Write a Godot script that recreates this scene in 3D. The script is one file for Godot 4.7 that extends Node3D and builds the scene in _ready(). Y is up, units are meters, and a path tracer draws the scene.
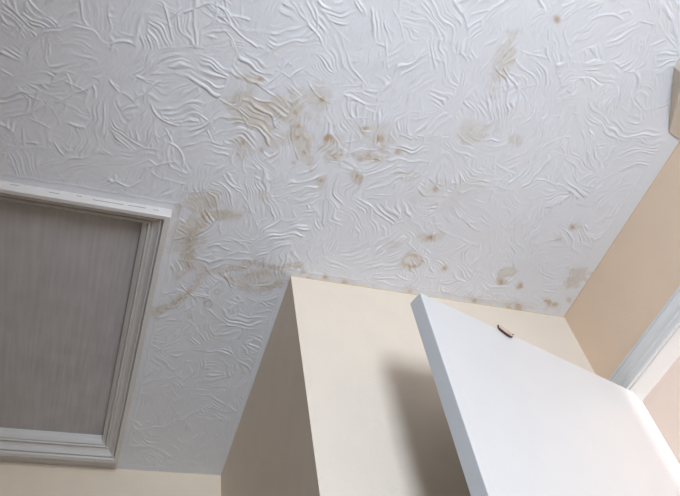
extends Node3D

# A corner of an old room seen from low down: the combed plaster ceiling with water stains, a loft hatch, a chimney breast and an open door.
# The camera stands 1.2 m above the floor at the origin of x and z; the ceiling is at 2.8 m.

const CEIL := 2.8
const RIGHT := 1.423      # face of the right wall
const BREAST := -1.28     # front face of the chimney breast
const CHEEK := 0.492      # left face of the chimney breast
const BACK := -2.253      # wall at the back of the alcove
const LEFT := -2.6
const FRONT := 1.7        # window wall behind the camera
const HALL := 2.45        # far wall of the hall beyond the door

var wash_stains := [[0.268,-0.792,0.074,0.003,0.004,-0.055,0.90],[0.236,-0.708,0.030,0.007,0.003,-0.012,0.70],[0.346,-0.773,0.074,-0.025,-0.011,-0.047,0.80],[0.407,-0.717,0.048,0.012,0.011,-0.036,0.65],[0.403,-0.846,0.047,-0.052,-0.023,-0.025,0.85],[0.258,-0.888,0.029,0.007,0.009,-0.040,0.60],[0.335,-0.856,0.039,0.009,0.007,-0.028,0.55],[0.487,-0.850,0.036,0.008,0.013,-0.040,0.60],[0.592,-0.795,0.072,-0.010,0.001,-0.040,0.45],[0.590,-0.851,0.061,0.002,0.003,-0.018,0.60],[0.580,-0.913,0.026,0.006,0.008,-0.024,0.60],[0.484,-0.948,0.021,0.005,0.007,-0.024,0.50],[0.823,-0.518,0.027,-0.002,0.008,-0.086,0.70],[0.836,-0.714,0.041,0.030,0.029,-0.033,0.60],[0.954,-0.711,0.022,0.005,0.008,-0.017,0.60],[0.786,-0.910,0.035,0.041,0.025,-0.024,0.30],[0.849,-1.062,0.039,0.013,0.008,-0.017,0.75],[0.829,-1.157,0.039,0.008,0.014,-0.036,0.55],[1.142,-1.143,0.031,0.014,0.014,-0.021,0.70],[1.137,-1.176,0.023,0.004,0.007,-0.015,0.80],[1.206,-1.180,0.020,0.004,0.008,-0.015,0.60],[1.380,-1.117,0.022,0.040,0.033,-0.025,0.90],[1.270,-0.937,0.020,0.016,0.011,-0.012,0.50],[1.238,-0.986,0.016,0.003,0.008,-0.014,0.50],[1.173,-1.258,0.218,0.003,0.007,-0.020,0.35],[0.187,-1.209,0.038,-0.005,-0.003,-0.141,0.75],[0.208,-1.070,0.041,0.009,0.009,-0.044,0.75],[0.253,-1.106,0.048,0.005,0.003,-0.020,0.70],[0.412,-1.304,0.074,0.014,0.011,-0.045,0.70],[0.344,-1.027,0.022,-0.004,-0.001,-0.019,0.50],[0.146,-1.190,0.021,-0.001,0.001,-0.089,0.50],[0.907,-0.388,0.012,0.003,0.005,-0.009,0.60],[0.700,-0.880,0.038,0.008,0.009,-0.024,0.30],[0.848,-0.948,0.051,0.011,0.011,-0.026,0.30],[0.642,-1.275,0.126,0.002,0.003,-0.015,0.45],[0.743,-1.113,0.035,0.007,0.008,-0.021,0.30],[0.884,-0.888,0.061,0.028,0.022,-0.036,0.25]]
var rust_dots := [[0.249,-0.763,0.009,0.002,0.002,-0.010,1.00],[0.287,-0.757,0.012,0.003,0.003,-0.013,1.00],[0.261,-0.704,0.009,0.002,0.002,-0.009,1.00],[0.225,-0.716,0.007,0.002,0.002,-0.008,0.75],[0.373,-0.741,0.006,0.001,0.002,-0.006,0.75],[0.418,-0.719,0.007,0.002,0.002,-0.008,0.75],[0.366,-0.771,0.006,0.001,0.002,-0.007,0.75],[0.380,-0.804,0.008,0.002,0.002,-0.008,0.75],[0.391,-0.831,0.009,0.002,0.003,-0.010,1.00],[0.418,-0.872,0.008,0.002,0.003,-0.009,0.75],[0.458,-0.818,0.011,0.003,0.004,-0.012,1.00],[0.481,-0.830,0.006,0.001,0.002,-0.007,0.75],[0.469,-0.783,0.005,0.001,0.002,-0.005,0.75],[0.307,-0.892,0.006,0.001,0.002,-0.007,0.75],[0.337,-0.894,0.006,0.001,0.002,-0.007,0.75],[0.257,-0.883,0.006,0.001,0.002,-0.007,0.75],[0.251,-0.917,0.005,0.001,0.001,-0.005,0.75],[0.500,-0.875,0.010,0.002,0.003,-0.011,1.00],[0.512,-0.860,0.010,0.002,0.003,-0.011,1.00],[0.515,-0.887,0.006,0.001,0.002,-0.007,0.75],[0.448,-0.921,0.006,0.001,0.002,-0.007,0.75],[0.484,-0.948,0.010,0.002,0.003,-0.011,1.00],[0.576,-0.911,0.013,0.003,0.005,-0.015,1.00],[0.551,-0.772,0.011,0.003,0.004,-0.012,1.00],[0.600,-0.788,0.011,0.003,0.004,-0.012,1.00],[0.610,-0.813,0.007,0.002,0.003,-0.008,0.75],[0.656,-0.817,0.010,0.002,0.004,-0.011,1.00],[0.635,-0.837,0.013,0.003,0.005,-0.014,1.00],[0.582,-0.847,0.010,0.002,0.004,-0.011,1.00],[0.565,-0.860,0.008,0.002,0.003,-0.009,0.75],[0.399,-0.910,0.006,0.001,0.002,-0.007,0.75],[0.800,-0.907,0.010,0.002,0.005,-0.012,1.00],[0.907,-0.388,0.011,0.003,0.005,-0.010,1.00],[1.264,-0.939,0.012,0.002,0.007,-0.013,1.00],[1.191,-0.828,0.006,0.001,0.003,-0.006,0.75],[0.231,-0.930,0.005,0.001,0.001,-0.005,0.75],[0.606,-0.850,0.007,0.001,0.003,-0.007,0.75],[1.088,-1.266,0.016,0.003,0.009,-0.020,1.00],[1.240,-1.268,0.021,0.004,0.013,-0.025,1.00],[1.218,-1.276,0.017,0.003,0.010,-0.020,1.00],[0.863,-1.270,0.016,0.003,0.007,-0.019,1.00],[0.954,-1.278,0.008,0.001,0.004,-0.010,0.75],[1.362,-1.232,0.017,0.003,0.011,-0.020,1.00],[1.335,-1.224,0.017,0.003,0.011,-0.020,1.00],[1.401,-1.208,0.011,0.002,0.007,-0.012,0.75],[0.847,-1.059,0.011,0.002,0.005,-0.013,1.00],[0.936,-1.163,0.012,0.002,0.006,-0.014,1.00],[1.247,-0.984,0.008,0.002,0.005,-0.009,0.75],[1.134,-1.177,0.012,0.002,0.007,-0.014,1.00],[1.208,-1.184,0.012,0.002,0.007,-0.014,1.00],[0.526,-1.259,0.011,0.002,0.004,-0.014,1.00],[0.537,-1.276,0.011,0.002,0.004,-0.014,1.00],[0.656,-1.281,0.011,0.002,0.005,-0.014,1.00],[0.591,-1.262,0.011,0.002,0.004,-0.014,1.00]]
var ring_stains := [[0.829,-1.157,0.033,0.007,0.011,-0.029,0.90],[0.281,-1.431,0.013,0.002,0.003,-0.016,0.80],[0.297,-1.380,0.010,0.002,0.002,-0.011,0.80],[1.140,-1.139,0.025,0.011,0.012,-0.018,0.60],[0.239,-1.488,0.009,0.002,0.002,-0.010,0.60],[1.137,-1.176,0.019,0.004,0.006,-0.013,0.50]]
var tide_marks := [[0.016,0.80,0.140,-1.489,0.184,-1.445,0.214,-1.404,0.232,-1.361,0.242,-1.322,0.286,-1.302,0.340,-1.272,0.373,-1.251,0.428,-1.263,0.480,-1.245,0.506,-1.232],[0.017,0.75,0.319,-1.318,0.363,-1.348,0.405,-1.360,0.447,-1.336,0.484,-1.306],[0.021,0.60,0.209,-1.298,0.187,-1.255,0.184,-1.209,0.200,-1.161,0.217,-1.114,0.259,-1.108,0.294,-1.104],[0.014,0.50,0.136,-1.101,0.187,-1.068,0.220,-1.087],[0.014,0.70,0.141,-1.513,0.121,-1.476],[0.019,0.55,0.232,-1.361,0.248,-1.298,0.207,-1.284],[0.017,0.60,0.334,-1.311,0.376,-1.303,0.423,-1.279]]


var rng := RandomNumberGenerator.new()
var mats := {}

# ---------------------------------------------------------------- helpers
func tag(o: Node, label: String, category: String, kind := "", group := "") -> Node:
	o.set_meta("label", label); o.set_meta("category", category)
	if kind: o.set_meta("kind", kind)
	if group: o.set_meta("group", group)
	return o

func base(called: String, at := Vector3.ZERO) -> Node3D:
	var o := Node3D.new(); o.name = called; o.position = at
	add_child(o, true)
	return o

func start() -> SurfaceTool:
	var st := SurfaceTool.new(); st.begin(Mesh.PRIMITIVE_TRIANGLES)
	return st

func build(called: String, st: SurfaceTool, m: Material, parent: Node = self, smooth := false) -> MeshInstance3D:
	if not smooth: st.generate_normals()
	var o := MeshInstance3D.new(); o.name = called; o.mesh = st.commit(); o.material_override = m
	o.cast_shadow = GeometryInstance3D.SHADOW_CASTING_SETTING_ON
	parent.add_child(o, true)
	return o

# a flat convex face, turned so that its front looks away from `inside`
func face(st: SurfaceTool, p: Array, inside: Vector3) -> void:
	var n: Vector3 = (p[2] - p[0]).cross(p[1] - p[0])
	if n.length() < 1e-12 and p.size() > 3: n = (p[3] - p[0]).cross(p[2] - p[0])
	var mid := Vector3.ZERO
	for q in p: mid += q
	mid /= p.size()
	var flip := n.dot(mid - inside) < 0.0
	for i in range(1, p.size() - 1):
		st.set_smooth_group(-1)
		st.add_vertex(p[0])
		st.add_vertex(p[i + 1] if flip else p[i])
		st.add_vertex(p[i] if flip else p[i + 1])

# a box from a to b with bevelled edges
func box(st: SurfaceTool, a: Vector3, b: Vector3, bev := 0.0, xf := Transform3D.IDENTITY) -> void:
	var c := (a + b) / 2.0; var h := (b - a).abs() / 2.0
	var mid := xf * c
	var e := minf(bev, minf(h.x, minf(h.y, h.z)) * 0.9)
	var at := func(s: Vector3, k: int) -> Vector3:
		var v := h - Vector3(e, e, e)
		v[k] = h[k]
		return xf * (c + v * s)
	for k in 3:
		var i := (k + 1) % 3; var j := (k + 2) % 3
		for s in [-1.0, 1.0]:
			var q := []
			for t in [[-1, -1], [1, -1], [1, 1], [-1, 1]]:
				var v := Vector3.ZERO
				v[k] = s; v[i] = t[0]; v[j] = t[1]
				q.append(at.call(v, k))
			face(st, q, mid)
	if e <= 0.0: return
	for k in 3:
		var i := (k + 1) % 3; var j := (k + 2) % 3
		for si in [-1.0, 1.0]:
			for sj in [-1.0, 1.0]:
				var lo := Vector3.ZERO
				lo[k] = -1; lo[i] = si; lo[j] = sj
				var hi := lo
				hi[k] = 1
				face(st, [at.call(lo, i), at.call(hi, i), at.call(hi, j), at.call(lo, j)], mid)
	for x in [-1.0, 1.0]:
		for y in [-1.0, 1.0]:
			for z in [-1.0, 1.0]:
				var s := Vector3(x, y, z)
				face(st, [at.call(s, 0), at.call(s, 1), at.call(s, 2)], mid)

# a moulding: the profile (each x across, y proud) is carried along stations that map a profile point to space
func moulding(st: SurfaceTool, profile: Array, ends: Array) -> void:
	var mid := Vector3.ZERO
	var rows := []
	for f in ends:
		var row := []
		for p in profile: row.append(f.call(p)); mid += row[-1]
		rows.append(row)
	mid /= float(profile.size() * ends.size())
	var n := profile.size()
	# area sign tells which way round the profile runs, so that hollow profiles face outwards as well
	var area := 0.0
	for i in n: area += profile[i].x * profile[(i + 1) % n].y - profile[(i + 1) % n].x * profile[i].y
	for i in n:
		var j := (i + 1) % n
		var a: Vector3 = rows[0][i]; var b: Vector3 = rows[0][j]; var c: Vector3 = rows[1][j]; var d: Vector3 = rows[1][i]
		for t in [[a, b, c], [a, c, d]]:
			st.set_smooth_group(-1)
			st.add_vertex(t[0]); st.add_vertex(t[1]); st.add_vertex(t[2])
	# end caps, triangulated
	var poly := PackedVector2Array(profile)
	var idx := Geometry2D.triangulate_polygon(poly)
	for e in 2:
		for k in range(0, idx.size(), 3):
			for m in 3:
				st.set_smooth_group(-1)
				st.add_vertex(rows[e][idx[k + m]])

func noise_image(w: int, h: int, freq: float, seed_: int, sx := 1.0, sy := 1.0, octaves := 4) -> PackedFloat32Array:
	var n := FastNoiseLite.new()
	n.noise_type = FastNoiseLite.TYPE_SIMPLEX_SMOOTH; n.seed = seed_; n.frequency = freq; n.fractal_octaves = octaves
	# made seamless by blending across the border
	var out := PackedFloat32Array(); out.resize(w * h)
	for y in h:
		var ty := float(y) / h
		for x in w:
			var tx := float(x) / w
			var a := n.get_noise_2d(x * sx, y * sy); var b := n.get_noise_2d((x - w) * sx, y * sy)
			var c := n.get_noise_2d(x * sx, (y - h) * sy); var d := n.get_noise_2d((x - w) * sx, (y - h) * sy)
			out[y * w + x] = lerpf(lerpf(a, b, tx), lerpf(c, d, tx), ty)
	return out

func paint(color: Color, rough: float, vary: float, grain: float, size: float, seed_: int) -> StandardMaterial3D:
	var m := StandardMaterial3D.new()
	m.roughness = rough; m.metallic_specular = 0.4
	m.uv1_triplanar = true; m.uv1_world_triplanar = true
	m.uv1_scale = Vector3.ONE / size
	var w := 192
	var big := noise_image(w, w, 0.012, seed_); var fine := noise_image(w, w, 0.25, seed_ + 7, 1, 1, 2)
	var im := Image.create(w, w, true, Image.FORMAT_RGB8); var hm := Image.create(w, w, false, Image.FORMAT_RGB8)
	for y in w:
		for x in w:
			var k := 1.0 + vary * (big[y * w + x] + 0.5 * fine[y * w + x])
			im.set_pixel(x, y, Color(color.r * k, color.g * k, color.b * (k - vary * 0.3 * big[y * w + x])))
			var g := clampf(0.5 + 0.5 * fine[y * w + x], 0, 1)
			hm.set_pixel(x, y, Color(g, g, g))
	im.generate_mipmaps()
	m.albedo_texture = ImageTexture.create_from_image(im)
	if grain > 0.0:
		hm.bump_map_to_normal_map(1.0)
		m.normal_enabled = true; m.normal_texture = ImageTexture.create_from_image(hm); m.normal_scale = grain
	return m

# ---------------------------------------------------------------- the combed ceiling
const STEP := 0.0022
const CX0 := -0.62
const CZ1 := 0.02
var nx := 0
var nz := 0
var relief := PackedFloat32Array()
var wash := PackedFloat32Array()
var warp_x := PackedFloat32Array()
var warp_z := PackedFloat32Array()
var broken := PackedFloat32Array()
var rust := PackedFloat32Array()

# one sweep of the comb along an arc: the plaster under it is pushed into ridges and a lip at the sides
func sweep(cx: float, cz: float, heading: float, bend: float, length: float, width: float, amp: float) -> void:
	var turn := 1.0 if rng.randf() < 0.5 else -1.0
	var ox := cx + cos(heading) * bend; var oz := cz + sin(heading) * bend     # centre of the arc
	var mid := heading + PI
	var half := length / bend / 2.0
	var n := 80
	var prof := PackedFloat32Array(); prof.resize(n + 1)
	var from := PackedFloat32Array(); from.resize(n + 1)
	var to := PackedFloat32Array(); to.resize(n + 1)
	var u := 0.0
	from.fill(0.0); to.fill(1.0)
	var pitch := rng.randf_range(0.0055, 0.0110)
	while u < width:
		var a := amp * (rng.randf_range(0.3, 1.0) if rng.randf() < 0.8 else rng.randf_range(1.0, 1.6))
		var s := rng.randf_range(0.0011, 0.0019)
		var f0 := rng.randf_range(-0.1, 0.3); var t0 := rng.randf_range(0.7, 1.1)
		for i in n + 1:
			var d := float(i) / n * width - u
			var k := a * exp(-d * d / (2.0 * s * s))
			if k > prof[i]: prof[i] = k
			if absf(d) < pitch * 0.6: from[i] = f0; to[i] = t0
		u += pitch * rng.randf_range(0.55, 1.6)
	var w1 := rng.randf_range(10, 26); var w2 := rng.randf() * TAU; var wob := rng.randf_range(0.001, 0.0035)
	var lip := amp * rng.randf_range(0.3, 1.2)
	var reach := bend + width
	var x0 := cx - length * 0.75 - width; var x1 := cx + length * 0.75 + width
	var z0 := cz - length * 0.75 - width; var z1 := cz + length * 0.75 + width
	var i0 := maxi(0, int((x0 - CX0) / STEP)); var i1 := mini(nx - 1, int((x1 - CX0) / STEP))
	var j0 := maxi(0, int((z0 - BACK) / STEP)); var j1 := mini(nz - 1, int((z1 - BACK) / STEP))
	var rmin := bend - width / 2.0
	for j in range(j0, j1 + 1):
		var dz := BACK + j * STEP - oz
		for i in range(i0, i1 + 1):
			var at := j * nx + i
			var dx := CX0 + i * STEP - ox + warp_x[at]
			var dzw := dz + warp_z[at]
			var rr := dx * dx + dzw * dzw
			if rr > reach * reach or rr < (rmin - 0.01) * (rmin - 0.01): continue
			var ang := wrapf(atan2(dzw, dx) - mid, -PI, PI)
			if absf(ang) > half: continue
			var s := (ang * turn / half + 1.0) / 2.0
			var v := sqrt(rr) - rmin + wob * sin(ang * bend * w1 + w2) + wob * 0.25 * sin(ang * bend * w1 * 2.7 + w2 * 3.0)
			if v < 0.0 or v > width: continue
			var edge := minf(minf(v, width - v) / 0.006, minf(s, 1.0 - s) * length / 0.012)
			var m := minf(1.0, edge)
			var p := v / width * n
			var k := int(p)
			var pr := lerpf(prof[k], prof[mini(k + 1, n)], p - k)
			pr *= clampf((s - from[k]) * 6.0, 0.0, 1.0) * clampf((to[k] - s) * 6.0, 0.0, 1.0) * (0.55 + 0.6 * s)
			var b := v / 0.0035 - 1.0; var c := (width - v) / 0.0035 - 1.0
			pr += lip * (exp(-b * b) * 0.6 + exp(-c * c)) * clampf(s * 3.0, 0.0, 1.0) * clampf((1.0 - s) * 8.0, 0.0, 1.0)
			var q := (1.0 - s) * length / 0.005 - 1.4
			pr += lip * 0.5 * exp(-q * q) * (0.3 + prof[k] / amp)
			relief[at] = lerpf(relief[at], pr * broken[at], m * 0.93)

func string_ridge(at: Vector2, heading: float, length: float, amp: float, forks: int) -> void:
	var curl := rng.randf_range(-14.0, 14.0)
	var s := 0.0
	var fork_at := length * rng.randf_range(0.3, 0.8)
	var wide := rng.randf_range(0.0011, 0.0017)
	var reach := int(ceil(wide * 2.6 / STEP))
	while s < length:
		var a := amp * minf(1.0, minf(s, length - s) / 0.012) * rng.randf_range(0.75, 1.1)
		var ci := int(round((at.x - CX0) / STEP)); var cj := int(round((at.y - BACK) / STEP))
		for j in range(maxi(0, cj - reach), mini(nz, cj + reach + 1)):
			for i in range(maxi(0, ci - reach), mini(nx, ci + reach + 1)):
				var dx := CX0 + i * STEP - at.x; var dz := BACK + j * STEP - at.y
				var k := a * exp(-(dx * dx + dz * dz) / (2.0 * wide * wide))
				if k > relief[j * nx + i]: relief[j * nx + i] = k
		heading += curl * 0.0018 + rng.randf_range(-0.07, 0.07)
		at += Vector2(cos(heading), sin(heading)) * 0.0018
		s += 0.0018
		if forks > 0 and s > fork_at:
			forks -= 1; fork_at = length
			string_ridge(at, heading + (0.7 if rng.randf() < 0.5 else -0.7), length * rng.randf_range(0.3, 0.6), a, forks)

func stamp_ellipse(e: Array, field: PackedFloat32Array, kind: int, rough: FastNoiseLite) -> void:
	var A := Vector2(e[2], e[3]); var B := Vector2(e[4], e[5])
	var r := (A.length() + B.length()) * 1.5
	var det := A.x * B.y - A.y * B.x
	var i0 := maxi(0, int((e[0] - r - CX0) / STEP)); var i1 := mini(nx - 1, int((e[0] + r - CX0) / STEP))
	var j0 := maxi(0, int((e[1] - r - BACK) / STEP)); var j1 := mini(nz - 1, int((e[1] + r - BACK) / STEP))
	for j in range(j0, j1 + 1):
		for i in range(i0, i1 + 1):
			var x := CX0 + i * STEP; var z := BACK + j * STEP
			var dx: float = x - e[0]; var dz: float = z - e[1]
			var p := (dx * B.y - dz * B.x) / det; var q := (A.x * dz - A.y * dx) / det
			var d := sqrt(p * p + q * q)
			var w := rough.get_noise_2d(x * 100.0, z * 100.0)
			var at := j * nx + i
			var k := 0.0
			if kind == 0:     # a pale tan wash with a ragged outline
				d += w * 0.7
				k = e[6] * smoothstep(1.1, 0.6, d) * (1.0 + 0.5 * rough.get_noise_2d(x * 300.0 + 50.0, z * 300.0))
			elif kind == 1:   # a rust spot
				d += w * 0.9
				k = 0.62 * e[6] * (smoothstep(0.85, 0.2, d) + 0.35 * smoothstep(1.7, 0.5, d))
			else:             # a dried ring
				d += w * 0.35
				var t := (d - 0.85) / 0.2
				k = e[6] * exp(-t * t) * (0.6 + 0.5 * w)
			field[at] = maxf(field[at], k)

func stamp_path(e: Array, field: PackedFloat32Array, rough: FastNoiseLite) -> void:
	var r: float = e[0]
	for s in range(2, e.size() - 3, 2):
		var a := Vector2(e[s], e[s + 1]); var b := Vector2(e[s + 2], e[s + 3])
		var i0 := maxi(0, int((minf(a.x, b.x) - 2 * r - CX0) / STEP)); var i1 := mini(nx - 1, int((maxf(a.x, b.x) + 2 * r - CX0) / STEP))
		var j0 := maxi(0, int((minf(a.y, b.y) - 2 * r - BACK) / STEP)); var j1 := mini(nz - 1, int((maxf(a.y, b.y) + 2 * r - BACK) / STEP))
		for j in range(j0, j1 + 1):
			for i in range(i0, i1 + 1):
				var p := Vector2(CX0 + i * STEP, BACK + j * STEP)
				var t := clampf((p - a).dot(b - a) / (b - a).length_squared(), 0.0, 1.0)
				var w := rough.get_noise_2d(p.x * 140.0, p.y * 140.0)
				var d := (p - a.lerp(b, t)).length() / r + w * 0.7
				var k: float = e[1] * smoothstep(1.05, 0.2, d) * (0.55 + 0.8 * rough.get_noise_2d(p.x * 420.0, p.y * 420.0 + 90.0))
				var at := j * nx + i
				field[at] = maxf(field[at], k)

func make_ceiling() -> void:
	var root := base("ceiling", Vector3(0, CEIL, 0))
	tag(root, "white combed plaster ceiling with swirled ridges and brown water stains", "ceiling", "structure")
	nx = int((RIGHT - CX0) / STEP) + 2; nz = int((CZ1 - BACK) / STEP) + 1
	relief.resize(nx * nz); wash.resize(nx * nz); rust.resize(nx * nz)
	# hand wobble of the comb and where its ridges tear off
	warp_x.resize(nx * nz); warp_z.resize(nx * nz); broken.resize(nx * nz)
	var wn := FastNoiseLite.new()
	wn.seed = 31; wn.frequency = 1.0; wn.fractal_octaves = 2; wn.fractal_gain = 0.2; wn.noise_type = FastNoiseLite.TYPE_SIMPLEX
	for j in nz:
		for i in nx:
			var px := CX0 + i * STEP; var pz := BACK + j * STEP
			warp_x[j * nx + i] = 0.009 * wn.get_noise_2d(px * 12.0, pz * 12.0)
			warp_z[j * nx + i] = 0.009 * wn.get_noise_2d(px * 12.0 + 40.0, pz * 12.0 + 9.0)
			broken[j * nx + i] = clampf(0.95 + 0.9 * wn.get_noise_2d(px * 13.0 - 30.0, pz * 13.0), 0.3, 1.5)
	# the sweeps of the comb, scattered in a shuffled order
	var spots := []
	var gap := 0.064
	var z := BACK
	while z < CZ1 + gap:
		var x := CX0
		while x < RIGHT + gap:
			spots.append(Vector2(x, z) + Vector2(rng.randf_range(-0.5, 0.5), rng.randf_range(-0.5, 0.5)) * gap)
			x += gap
		z += gap
	for i in range(spots.size() - 1, 0, -1):
		var j := rng.randi_range(0, i)
		var t = spots[i]; spots[i] = spots[j]; spots[j] = t
	for p: Vector2 in spots:
		if p.x > CHEEK + 0.1 and p.y < BREAST - 0.1: continue
		if p.x < 0.0 and p.y < -1.25 and p.x > -0.7: continue
		sweep(p.x, p.y, rng.randf() * TAU, rng.randf_range(0.07, 0.28), rng.randf_range(0.09, 0.23), rng.randf_range(0.04, 0.09), rng.randf_range(0.0010, 0.0024) * lerpf(1.3, 1.1, smoothstep(0.0, 0.9, p.x)))
	# stringy ridges pulled up where the comb was lifted, forking now and then
	for q in 650:
		var at := Vector2(rng.randf_range(CX0, RIGHT), rng.randf_range(BACK, CZ1))
		if at.x > CHEEK and at.y < BREAST: continue
		string_ridge(at, rng.randf() * TAU, rng.randf_range(0.025, 0.10), rng.randf_range(0.0010, 0.0024) * lerpf(1.4, 0.9, smoothstep(0.0, 1.0, at.x)), 2)
	var rough := FastNoiseLite.new()
	rough.seed = 4; rough.frequency = 0.22; rough.fractal_octaves = 3
	for e in wash_stains: stamp_ellipse(e, wash, 0, rough)
	for e in rust_dots: stamp_ellipse(e, rust, 1, rough)
	for e in ring_stains: stamp_ellipse(e, rust, 2, rough)
	for e in tide_marks: stamp_path(e, rust, rough)
	# smooth margins along the walls and round the hatch, with a small bead where the comb stopped
	var wave := FastNoiseLite.new()
	wave.seed = 9; wave.frequency = 1.0; wave.fractal_octaves = 2
	for j in nz:
		var pz := BACK + j * STEP
		for i in nx:
			var px := CX0 + i * STEP
			var d := (RIGHT - px) - 0.046
			d = minf(d, (pz - BACK) - 0.022)
			var out_x := CHEEK - px; var out_z := pz - BREAST
			var to_breast := maxf(out_x - 0.014, out_z - 0.02)
			d = minf(d, to_breast)
			var hx := maxf(HX0 - px, px - HX1); var hz := maxf(HZ0 - pz, pz - HZ1)
			d = minf(d, maxf(hx, hz) - 0.02)
			d += 0.004 * wave.get_noise_2d(px * 14.0, pz * 14.0)
			var at := j * nx + i
			var f := relief[at]
			if f > 0.002: f = 0.002 + 0.0010 * (1.0 - exp(-(f - 0.002) / 0.0010))
			if d < 0.02:
				f *= smoothstep(0.0, 0.01, d)
				var b := (d - 0.002) / 0.0025
				f += 0.0011 * exp(-b * b)
			f += 0.0009 * wave.get_noise_2d(px * 5.0, pz * 5.0) + 0.0002 * wave.get_noise_2d(px * 120.0, pz * 120.0)
			relief[at] = f
	var vs := PackedVector3Array(); vs.resize(nx * nz)
	var ns := PackedVector3Array(); ns.resize(nx * nz)
	var cs := PackedColorArray(); cs.resize(nx * nz)
	var white := Color(0.80, 0.80, 0.815)
	for j in nz:
		for i in nx:
			var at := j * nx + i
			var px := minf(CX0 + i * STEP, RIGHT + 0.004); var pz := BACK + j * STEP
			vs[at] = Vector3(px, -relief[at], pz)
			var gx := (relief[j * nx + mini(i + 1, nx - 1)] - relief[j * nx + maxi(i - 1, 0)]) / (2 * STEP)
			var gz := (relief[mini(j + 1, nz - 1) * nx + i] - relief[maxi(j - 1, 0) * nx + i]) / (2 * STEP)
			ns[at] = Vector3(-gx, -1.0, -gz).normalized()
			var crest := clampf(relief[at] / 0.0016, 0.0, 1.0)     # the stain gathers along the ridges
			var a := clampf(wash[at] * (0.8 + 0.35 * crest), 0.0, 1.0); var r := clampf(rust[at] * (0.78 + 0.45 * crest), 0.0, 1.0)
			var c := white
			c = Color(c.r * lerpf(1.0, 0.86, a), c.g * lerpf(1.0, 0.795, a), c.b * lerpf(1.0, 0.69, a))
			c = Color(c.r * lerpf(1.0, 0.72, r), c.g * lerpf(1.0, 0.54, r), c.b * lerpf(1.0, 0.34, r))
			cs[at] = c
	var ix := PackedInt32Array()
	ix.resize((nx - 1) * (nz - 1) * 6)
	var k := 0
	for j in nz - 1:
		var pz := BACK + j * STEP
		for i in nx - 1:
			var px := CX0 + i * STEP
			if px > CHEEK + 0.02 and pz < BREAST - 0.02: continue
			if px > HX0 + 0.02 and px < HX1 - 0.02 and pz > HZ0 + 0.02 and pz < HZ1 - 0.02: continue
			var a := j * nx + i
			ix[k] = a; ix[k + 1] = a + nx; ix[k + 2] = a + 1
			ix[k + 3] = a + 1; ix[k + 4] = a + nx; ix[k + 5] = a + nx + 1
			k += 6
	ix.resize(k)
	var arrays := []
	arrays.resize(Mesh.ARRAY_MAX)
	arrays[Mesh.ARRAY_VERTEX] = vs; arrays[Mesh.ARRAY_NORMAL] = ns; arrays[Mesh.ARRAY_COLOR] = cs; arrays[Mesh.ARRAY_INDEX] = ix
	var me := ArrayMesh.new()
	me.add_surface_from_arrays(Mesh.PRIMITIVE_TRIANGLES, arrays)
	var o := MeshInstance3D.new(); o.name = "combed_plaster"; o.mesh = me
	var m := StandardMaterial3D.new()
	m.vertex_color_use_as_albedo = true; m.roughness = 0.62; m.metallic_specular = 0.4
	o.material_override = m
	root.add_child(o, true)
	# the plain rest of the ceiling and the boards that close the room above
	var st := start()
	box(st, Vector3(LEFT, 0.0, BACK), Vector3(CX0, 0.05, FRONT))
	box(st, Vector3(CX0, 0.0, CZ1), Vector3(RIGHT, 0.05, FRONT))
	build("plain_plaster", st, mats.ceiling_paint, root)
	st = start()
	box(st, Vector3(LEFT - 0.15, 0.06, BACK - 0.15), Vector3(RIGHT + 0.06, 0.14, FRONT + 0.15))
	build("ceiling_boards", st, mats.ceiling_paint, root)
	# yellowed line of sealant where the walls meet the ceiling
	st = start()
	box(st, Vector3(CHEEK - 0.002, -0.0012, BREAST - 0.002), Vector3(RIGHT, 0.004, BREAST + 0.0012), 0.0008)
	build("sealant_line", st, mats.sealant, root)
	st = start()
	box(st, Vector3(RIGHT - 0.0012, -0.0012, BREAST), Vector3(RIGHT + 0.002, 0.004, 0.4), 0.0008)
	build("sealant_line", st, mats.sealant, root)

# ---------------------------------------------------------------- the loft hatch
const HX0 := -0.60    # outer edge of the frame
const HX1 := 0.1225
const HZ0 := -2.178
const HZ1 := -1.12
const RAIL_X := 0.066  # widths of the frame
const RAIL_TOP := 0.057
const RAIL_BOTTOM := 0.080

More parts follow.
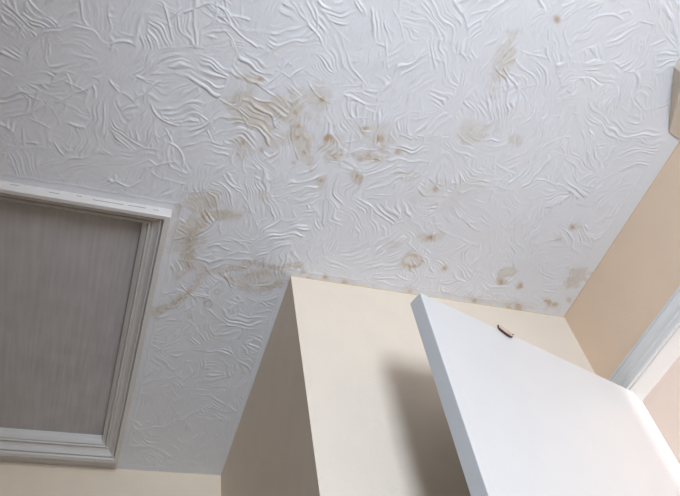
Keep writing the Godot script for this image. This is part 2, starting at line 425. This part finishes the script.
func make_hatch() -> void:
	var root := base("loft_hatch", Vector3((HX0 + HX1) / 2, CEIL, (HZ0 + HZ1) / 2))
	tag(root, "white moulded timber frame round a dull grey loft hatch panel in the ceiling", "hatch")
	var sx := (HX1 - HX0) / 2; var sz := (HZ1 - HZ0) / 2
	# across (0 inner edge, 1 outer edge) and how far it hangs below the ceiling
	var profile := [Vector2(0, -0.018), Vector2(0, 0.001), Vector2(0.02, 0.003), Vector2(0.14, 0.0120), Vector2(0.15, 0.0030), Vector2(0.20, 0.0030), Vector2(0.215, 0.0125), Vector2(0.235, 0.0150),
		Vector2(0.275, 0.0145), Vector2(0.285, 0.0055), Vector2(0.345, 0.0055), Vector2(0.36, 0.0110), Vector2(0.44, 0.0125), Vector2(0.52, 0.0165), Vector2(0.59, 0.0225), Vector2(0.64, 0.0275), Vector2(0.665, 0.0275),
		Vector2(0.675, 0.0160), Vector2(0.73, 0.0160), Vector2(0.745, 0.0290), Vector2(0.765, 0.0315), Vector2(0.97, 0.0325), Vector2(1.0, 0.0295), Vector2(1.0, -0.018)]
	for side in 4:
		var st := start()
		var stations := []
		for e in [-1.0, 1.0]:
			stations.append(func(p: Vector2) -> Vector3:
				var x := sx - RAIL_X * (1.0 - p.x); var zz := sz - RAIL_TOP * (1.0 - p.x); var zb := sz - RAIL_BOTTOM * (1.0 - p.x)
				match side:
					0: return Vector3(e * x, -p.y, zz)
					1: return Vector3(x, -p.y, zz if e < 0 else -zb)
					2: return Vector3(-e * x, -p.y, -zb)
				return Vector3(-x, -p.y, zz if e > 0 else -zb))
		moulding(st, profile, stations)
		build("frame_rail", st, mats.trim_paint, root)
	# the board lies on a lip above the frame
	var st := start()
	box(st, Vector3(-sx + 0.02, 0.018, -sz + 0.02), Vector3(sx - 0.02, 0.03, sz - 0.02))
	build("hatch_panel", st, mats.board, root).set_meta("label", "dull grey brown board with faint streaks")
	# hairline splits in the paint of the outer edge
	for c in [[-0.44, 0.05], [-0.27, 0.02], [-0.18, 0.025], [-0.115, 0.012], [-0.075, 0.075], [0.012, 0.045], [0.075, 0.015]]:
		st = start()
		var yy := -0.009 - 0.006 * rng.randf()
		box(st, Vector3(c[0] + 0.239, yy, sz - 0.001), Vector3(c[0] + c[1] + 0.239, yy + 0.0011, sz + 0.0004))
		build("paint_split", st, mats.dark_gap, root)

# ---------------------------------------------------------------- door
func make_door() -> void:
	var hinge := Vector3(1.417, 0.0, -1.185); var free := Vector3(0.675, 0.0, -0.952)
	var along := (free - hinge).normalized()
	var width := (free - hinge).length()
	var normal := Vector3(-along.z, 0, along.x)
	if normal.z < 0: normal = -normal
	# local frame: x from hinge to free edge, z out of the face towards the window
	var root := base("door_1", hinge)
	root.basis = Basis(along, Vector3.UP, along.cross(Vector3.UP))
	tag(root, "flush white painted door standing ajar beside the cream chimney breast", "door", "structure")
	var s := 1.0 if root.basis.z.dot(normal) > 0 else -1.0
	var st := start()
	box(st, Vector3(0, 0.012, 0), Vector3(width, 2.4, -s * 0.0386), 0.0012)
	build("leaf", st, mats.door_paint, root)
	for y in [0.25, 1.2, 2.15]:
		st = start()
		box(st, Vector3(-0.004, y - 0.045, -s * 0.034), Vector3(0.002, y + 0.045, -s * 0.042), 0.001)
		build("hinge", st, mats.steel, root)
	# the catch lying over the top edge
	var along_top := Vector3(0.925, 2.4, -1.037) - hinge
	var at := along_top.dot(along)
	make_catch(hinge + along * at + Vector3.UP * 2.4, along, normal)

func make_catch(at: Vector3, along: Vector3, normal: Vector3) -> void:
	var root := base("door_catch", at)
	root.basis = Basis(-along, Vector3.UP, normal)
	tag(root, "small oval brown wooden catch on the top edge of the white door", "catch")
	# an almond plate with a rounded face and a dark rim, hanging a little askew over the edge
	var lie := Transform3D(Basis(Vector3.BACK, deg_to_rad(-19.0)) * Basis(Vector3.RIGHT, deg_to_rad(-8.0)), Vector3(0.005, -0.0065, 0.0005))
	var n := 28
	var half := func(levels: Array, called: String, m: Material) -> void:
		var st := start()
		var rings := []
		for lv in levels:
			var row := []
			for i in n:
				var a := TAU * i / n
				var x := cos(a) * 0.0245
				var y := sin(a) * 0.0090 * (1.0 - 0.35 * cos(a) * cos(a))
				if x > 0: y *= 1.0 + 0.3 * x / 0.0245
				row.append(lie * Vector3(x * lv[1], y * lv[1] + 0.0007 * sin(a * 3.0), lv[0]))
			rings.append(row)
		var inside: Vector3 = lie * Vector3(0, 0, (levels[0][0] + levels[-1][0]) / 2.0)
		for r in rings.size() - 1:
			for i in n:
				var j := (i + 1) % n
				face(st, [rings[r][i], rings[r][j], rings[r + 1][j], rings[r + 1][i]], inside)
		face(st, rings[0], inside); face(st, rings[-1], inside)
		build(called, st, m, root)
	half.call([[0.0, 0.80], [0.0015, 0.95], [0.0045, 1.0], [0.0060, 0.98]], "rim", mats.dark_wood)
	half.call([[0.0060, 0.98], [0.0080, 0.93], [0.0092, 0.80], [0.0097, 0.5]], "plate", mats.worn_wood)
	for e in [[-0.0235, 0.0028, 0.006], [0.0200, 0.0026, 0.0088]]:
		var st := start()
		var sp := SphereMesh.new(); sp.radius = e[1]; sp.height = e[1] * 2; sp.radial_segments = 12; sp.rings = 6
		st.append_from(sp, 0, Transform3D(Basis.IDENTITY, lie * Vector3(e[0], 0, e[2])))
		build("pin", st, mats.dark_wood, root, true)

# ---------------------------------------------------------------- room
func wall(called: String, label: String, boxes: Array, m: Material) -> Node3D:
	var st := start()
	for b in boxes: box(st, b[0], b[1])
	var o := build(called, st, m)
	tag(o, label, "wall", "structure")
	return o

const HEAD := 2.415      # underside of the door head
const JAMB0 := -1.236    # hinge jamb
const JAMB1 := -0.45
const THIN := 1.488      # hall face of the thin door wall
const WX0 := -0.15       # window behind the camera
const WX1 := 0.5
const WY0 := 0.98
const WY1 := 1.93

func make_room() -> void:
	var top := CEIL + 0.05
	wall("floor", "brown floor of the room", [[Vector3(LEFT - 0.15, -0.1, BACK - 0.15), Vector3(HALL + 0.15, 0, FRONT + 0.15)]], mats.floor_wood)
	wall("wall_chimney", "cream painted chimney breast meeting the ceiling", [[Vector3(CHEEK, 0, BACK - 0.1), Vector3(RIGHT + 0.03, top, BREAST)]], mats.cream)
	wall("wall_back", "cream painted alcove wall behind the loft hatch", [[Vector3(LEFT - 0.15, 0, BACK - 0.15), Vector3(CHEEK + 0.05, top, BACK)]], mats.warm_cream)
	wall("wall_left", "white painted wall at the left of the room", [[Vector3(LEFT - 0.15, 0, BACK), Vector3(LEFT, top, FRONT)]], mats.white_wall)
	wall("wall_right", "beige painted wall over the open doorway", [[Vector3(RIGHT, 0, BREAST - 0.02), Vector3(THIN, top, JAMB0 - 0.02)],
		[Vector3(RIGHT, HEAD + 0.02, JAMB0 - 0.02), Vector3(THIN, top, JAMB1 + 0.02)], [Vector3(RIGHT, 0, JAMB1 + 0.02), Vector3(THIN, top, FRONT)]], mats.beige)
	wall("wall_front", "white painted wall around the window", [[Vector3(LEFT - 0.15, 0, FRONT), Vector3(WX0, top, FRONT + 0.15)], [Vector3(WX1, 0, FRONT), Vector3(THIN, top, FRONT + 0.15)],
		[Vector3(WX0, 0, FRONT), Vector3(WX1, WY0, FRONT + 0.15)], [Vector3(WX0, WY1, FRONT), Vector3(WX1, top, FRONT + 0.15)]], mats.white_wall)
	wall("wall_partition", "white painted return wall beside the window bay", [[Vector3(LEFT, 0, 0.9), Vector3(0.04, top, 1.0)]], mats.white_wall)
	# boxing with a splayed end along the right wall
	var st := start()
	var plan := [Vector2(1.272, -0.418), Vector2(1.370, -0.585), Vector2(RIGHT, -0.60), Vector2(RIGHT, 0.9), Vector2(1.272, 0.9)]
	var mid := Vector3(1.36, CEIL - 0.01, 0.1)
	var low := []; var high := []
	for p: Vector2 in plan: low.append(Vector3(p.x, CEIL - (0.004 if p.y < -0.5 else 0.05), p.y)); high.append(Vector3(p.x, CEIL + 0.004, p.y))
	face(st, low, mid); face(st, high, mid)
	for i in plan.size():
		var j := (i + 1) % plan.size()
		face(st, [low[i], low[j], high[j], high[i]], mid)
	tag(build("trim_2", st, mats.cream), "shallow pale boxing with a splayed end where ceiling meets right wall", "boxing", "structure")

	# window behind the camera
	var w := base("window_1", Vector3((WX0 + WX1) / 2, WY0, FRONT + 0.08))
	tag(w, "white sash window in the wall opposite the chimney breast", "window", "structure")
	var hw := (WX1 - WX0) / 2; var hh := WY1 - WY0
	for b in [[Vector3(-hw, 0, -0.03), Vector3(-hw + 0.035, hh, 0.03)], [Vector3(hw - 0.035, 0, -0.03), Vector3(hw, hh, 0.03)], [Vector3(-hw, 0, -0.03), Vector3(hw, 0.045, 0.03)], [Vector3(-hw, hh - 0.04, -0.03), Vector3(hw, hh, 0.03)], [Vector3(-hw, hh / 2 - 0.02, -0.03), Vector3(hw, hh / 2 + 0.02, 0.03)]]:
		st = start()
		box(st, b[0], b[1], 0.003)
		build("sash_bar", st, mats.trim_paint, w)
	for k in 2:
		st = start()
		box(st, Vector3(-hw + 0.03, 0.04 + k * (hh / 2 - 0.02), 0.008), Vector3(hw - 0.03, hh / 2 - 0.015 + k * (hh / 2 - 0.02), 0.012))
		build("pane", st, mats.glass, w)

	# door surround: head, jambs and the moulded architrave
	var t := base("trim_1", Vector3(RIGHT, HEAD, JAMB0))
	tag(t, "white moulded architrave and lining round the doorway", "door frame", "structure")
	st = start()
	box(st, Vector3(-0.002, 0, -0.02), Vector3(THIN - RIGHT + 0.002, 0.022, JAMB1 - JAMB0 + 0.02), 0.001)
	build("head_lining", st, mats.door_trim_paint, t)
	for zz in [-0.02, JAMB1 - JAMB0]:
		st = start()
		box(st, Vector3(-0.002, -HEAD, zz), Vector3(THIN - RIGHT + 0.002, 0.001, zz + 0.02), 0.001)
		build("jamb_lining", st, mats.door_trim_paint, t)
	# across from the opening (y) and proud of the wall (x)
	var pr := [Vector2(0.003, 0), Vector2(0.003, 0.011), Vector2(0.006, 0.013), Vector2(0.018, 0.014), Vector2(0.020, 0.0165), Vector2(0.024, 0.0175), Vector2(0.026, 0.0145), Vector2(0.034, 0.0135), Vector2(0.042, 0.0155),
		Vector2(0.050, 0.020), Vector2(0.053, 0.0215), Vector2(0.0545, 0.0185), Vector2(0.057, 0.0185), Vector2(0.058, 0.022), Vector2(0.064, 0.022), Vector2(0.066, 0.020), Vector2(0.066, 0)]
	var z0 := 0.0; var z1 := JAMB1 - JAMB0
	st = start()
	moulding(st, pr, [func(p): return Vector3(-p.y, p.x, maxf(z0 - p.x, -0.04)), func(p): return Vector3(-p.y, p.x, z1 + p.x)])
	build("architrave", st, mats.door_trim_paint, t)
	st = start()
	moulding(st, pr, [func(p): return Vector3(-p.y, -HEAD, z1 + p.x), func(p): return Vector3(-p.y, p.x, z1 + p.x)])
	build("architrave", st, mats.door_trim_paint, t)
	st = start()
	moulding(st, pr, [func(p): return Vector3(-p.y, -HEAD, z0 - minf(p.x, 0.04)), func(p): return Vector3(-p.y, p.x, z0 - minf(p.x, 0.04))])
	build("architrave", st, mats.door_trim_paint, t)

	# the hall beyond the door, open above to the stairwell
	wall("wall_hall", "pale pink hall wall seen through the open doorway", [[Vector3(HALL, 0, -2.4), Vector3(HALL + 0.15, 3.9, 1.6)]], mats.pink)
	wall("wall_hall_end", "pale pink end wall of the hall", [[Vector3(RIGHT + 0.03, 0, -2.4), Vector3(HALL, 3.9, -2.25)], [Vector3(THIN, 0, 1.45), Vector3(1.55, 3.9, 1.6)], [Vector3(1.91, 0, 1.45), Vector3(HALL, 3.9, 1.6)],
		[Vector3(1.55, 0, 1.45), Vector3(1.91, 0.9, 1.6)], [Vector3(1.55, 2.6, 1.45), Vector3(1.91, 3.9, 1.6)]], mats.pink)
	wall("wall_stair", "pale pink wall above the hall side of the room", [[Vector3(RIGHT + 0.02, top, -2.25), Vector3(THIN, 3.9, 1.45)], [Vector3(RIGHT + 0.03, 0, -2.25), Vector3(THIN, top, BREAST)]], mats.pink)
	wall("ceiling_hall", "pale ceiling over the hall", [[Vector3(RIGHT - 0.1, 3.9, -2.4), Vector3(HALL + 0.15, 4.0, 1.6)]], mats.ceiling_paint)
	var w2 := base("window_2", Vector3(1.73, 0.9, 1.53))
	tag(w2, "white framed window at the end of the hall", "window", "structure")
	for b in [[Vector3(-0.18, 0, -0.03), Vector3(-0.15, 1.7, 0.03)], [Vector3(0.15, 0, -0.03), Vector3(0.18, 1.7, 0.03)], [Vector3(-0.18, 0, -0.03), Vector3(0.18, 0.045, 0.03)], [Vector3(-0.18, 1.66, -0.03), Vector3(0.18, 1.7, 0.03)]]:
		st = start()
		box(st, b[0], b[1], 0.003)
		build("sash_bar", st, mats.trim_paint, w2)
	st = start()
	box(st, Vector3(-0.16, 0.04, 0.008), Vector3(0.16, 1.67, 0.012))
	build("pane", st, mats.glass, w2)

func make_materials() -> void:
	mats.cream = paint(Color8(226, 212, 194), 0.75, 0.02, 0.35, 0.35, 11)
	mats.white_wall = paint(Color8(226, 225, 226), 0.75, 0.02, 0.35, 0.35, 13)
	mats.warm_cream = paint(Color8(242, 224, 200), 0.75, 0.02, 0.35, 0.35, 17)
	mats.beige = paint(Color8(231, 205, 178), 0.75, 0.02, 0.35, 0.35, 15)
	mats.door_trim_paint = paint(Color8(222, 220, 216), 0.35, 0.015, 0.15, 0.3, 43)
	mats.pink = paint(Color8(238, 231, 226), 0.75, 0.015, 0.3, 0.35, 21)
	mats.ceiling_paint = paint(Color8(229, 229, 231), 0.7, 0.01, 0.3, 0.4, 31)
	mats.trim_paint = paint(Color8(222, 217, 211), 0.38, 0.015, 0.15, 0.3, 41)
	mats.door_paint = paint(Color8(203, 202, 200), 0.42, 0.008, 0.12, 0.4, 51)
	mats.floor_wood = paint(Color8(118, 106, 98), 0.5, 0.12, 0.3, 1.2, 61)
	mats.sealant = paint(Color8(204, 178, 126), 0.6, 0.2, 0.0, 0.1, 71)
	mats.worn_wood = paint(Color8(196, 172, 156), 0.6, 0.15, 0.3, 0.02, 81)
	mats.dark_wood = paint(Color8(92, 62, 50), 0.6, 0.1, 0.0, 0.02, 91)
	mats.dark_gap = paint(Color8(104, 96, 92), 0.9, 0.1, 0.0, 0.1, 95)
	mats.steel = paint(Color8(150, 150, 150), 0.4, 0.02, 0.0, 0.1, 97)
	var g := StandardMaterial3D.new()
	g.transparency = BaseMaterial3D.TRANSPARENCY_ALPHA
	g.albedo_color = Color(1, 1, 1, 0.06); g.roughness = 0.02
	mats.glass = g
	# the hatch board: grey, with streaks running across the room and blotches
	var b := StandardMaterial3D.new()
	b.roughness = 0.6; b.metallic_specular = 0.3
	b.uv1_triplanar = true; b.uv1_world_triplanar = true; b.uv1_scale = Vector3.ONE / 0.9
	var w := 384
	var streak := noise_image(w, w, 0.09, 5, 1.6, 0.09, 3); var blot := noise_image(w, w, 0.02, 6)
	var im := Image.create(w, w, true, Image.FORMAT_RGB8)
	for y in w:
		for x in w:
			var k := 1.0 + 0.07 * streak[y * w + x] + 0.05 * blot[y * w + x]
			im.set_pixel(x, y, Color(0.74 * k, 0.72 * k, 0.71 * k))
	im.generate_mipmaps()
	b.albedo_texture = ImageTexture.create_from_image(im)
	mats.board = b

func _ready() -> void:
	rng.seed = 20240611
	# camera
	var cam := Camera3D.new(); cam.name = "camera"
	cam.fov = 37.87; cam.near = 0.02; cam.far = 60
	var right := Vector3(0.943413, -0.138259, 0.301425); var up := Vector3(-0.156573, 0.615545, 0.772392); var fwd := Vector3(0.292331, 0.775879, -0.559066)
	cam.transform = Transform3D(Basis(right, up, -fwd), Vector3(0, 1.2, 0))
	add_child(cam); cam.current = true
	# sky, exposure
	var we := WorldEnvironment.new(); we.name = "environment"
	var env := Environment.new()
	env.background_mode = Environment.BG_SKY
	var sky := Sky.new(); var sm := ProceduralSkyMaterial.new()
	sm.sky_top_color = Color(0.55, 0.68, 0.9); sm.sky_horizon_color = Color(0.85, 0.9, 0.97)
	sm.ground_horizon_color = Color(0.8, 0.82, 0.84); sm.ground_bottom_color = Color(0.6, 0.6, 0.58)
	sky.sky_material = sm; env.sky = sky
	env.tonemap_mode = Environment.TONE_MAPPER_LINEAR
	env.tonemap_exposure = 1.0
	env.sdfgi_enabled = true; env.ssao_enabled = true; env.ssil_enabled = true
	we.environment = env
	add_child(we)
	# daylight from the two windows
	var day := AreaLight3D.new(); day.name = "window_daylight"
	day.area_size = Vector2(WX1 - WX0 - 0.07, WY1 - WY0 - 0.08); day.area_normalize_energy = false
	day.light_color = Color(0.875, 0.93, 1.0); day.light_energy = 18.0; day.shadow_enabled = true; day.area_range = 12
	day.position = Vector3((WX0 + WX1) / 2, (WY0 + WY1) / 2, FRONT + 0.04)
	add_child(day)
	var hall := AreaLight3D.new(); hall.name = "hall_daylight"
	hall.area_size = Vector2(0.30, 1.6); hall.area_normalize_energy = false
	hall.light_color = Color(0.97, 0.98, 1.0); hall.light_energy = 19.0; hall.shadow_enabled = true; hall.area_range = 12
	hall.position = Vector3(1.73, 1.75, 1.48)
	add_child(hall)

	make_materials()
	make_room()
	make_ceiling()
	make_hatch()
	make_door()
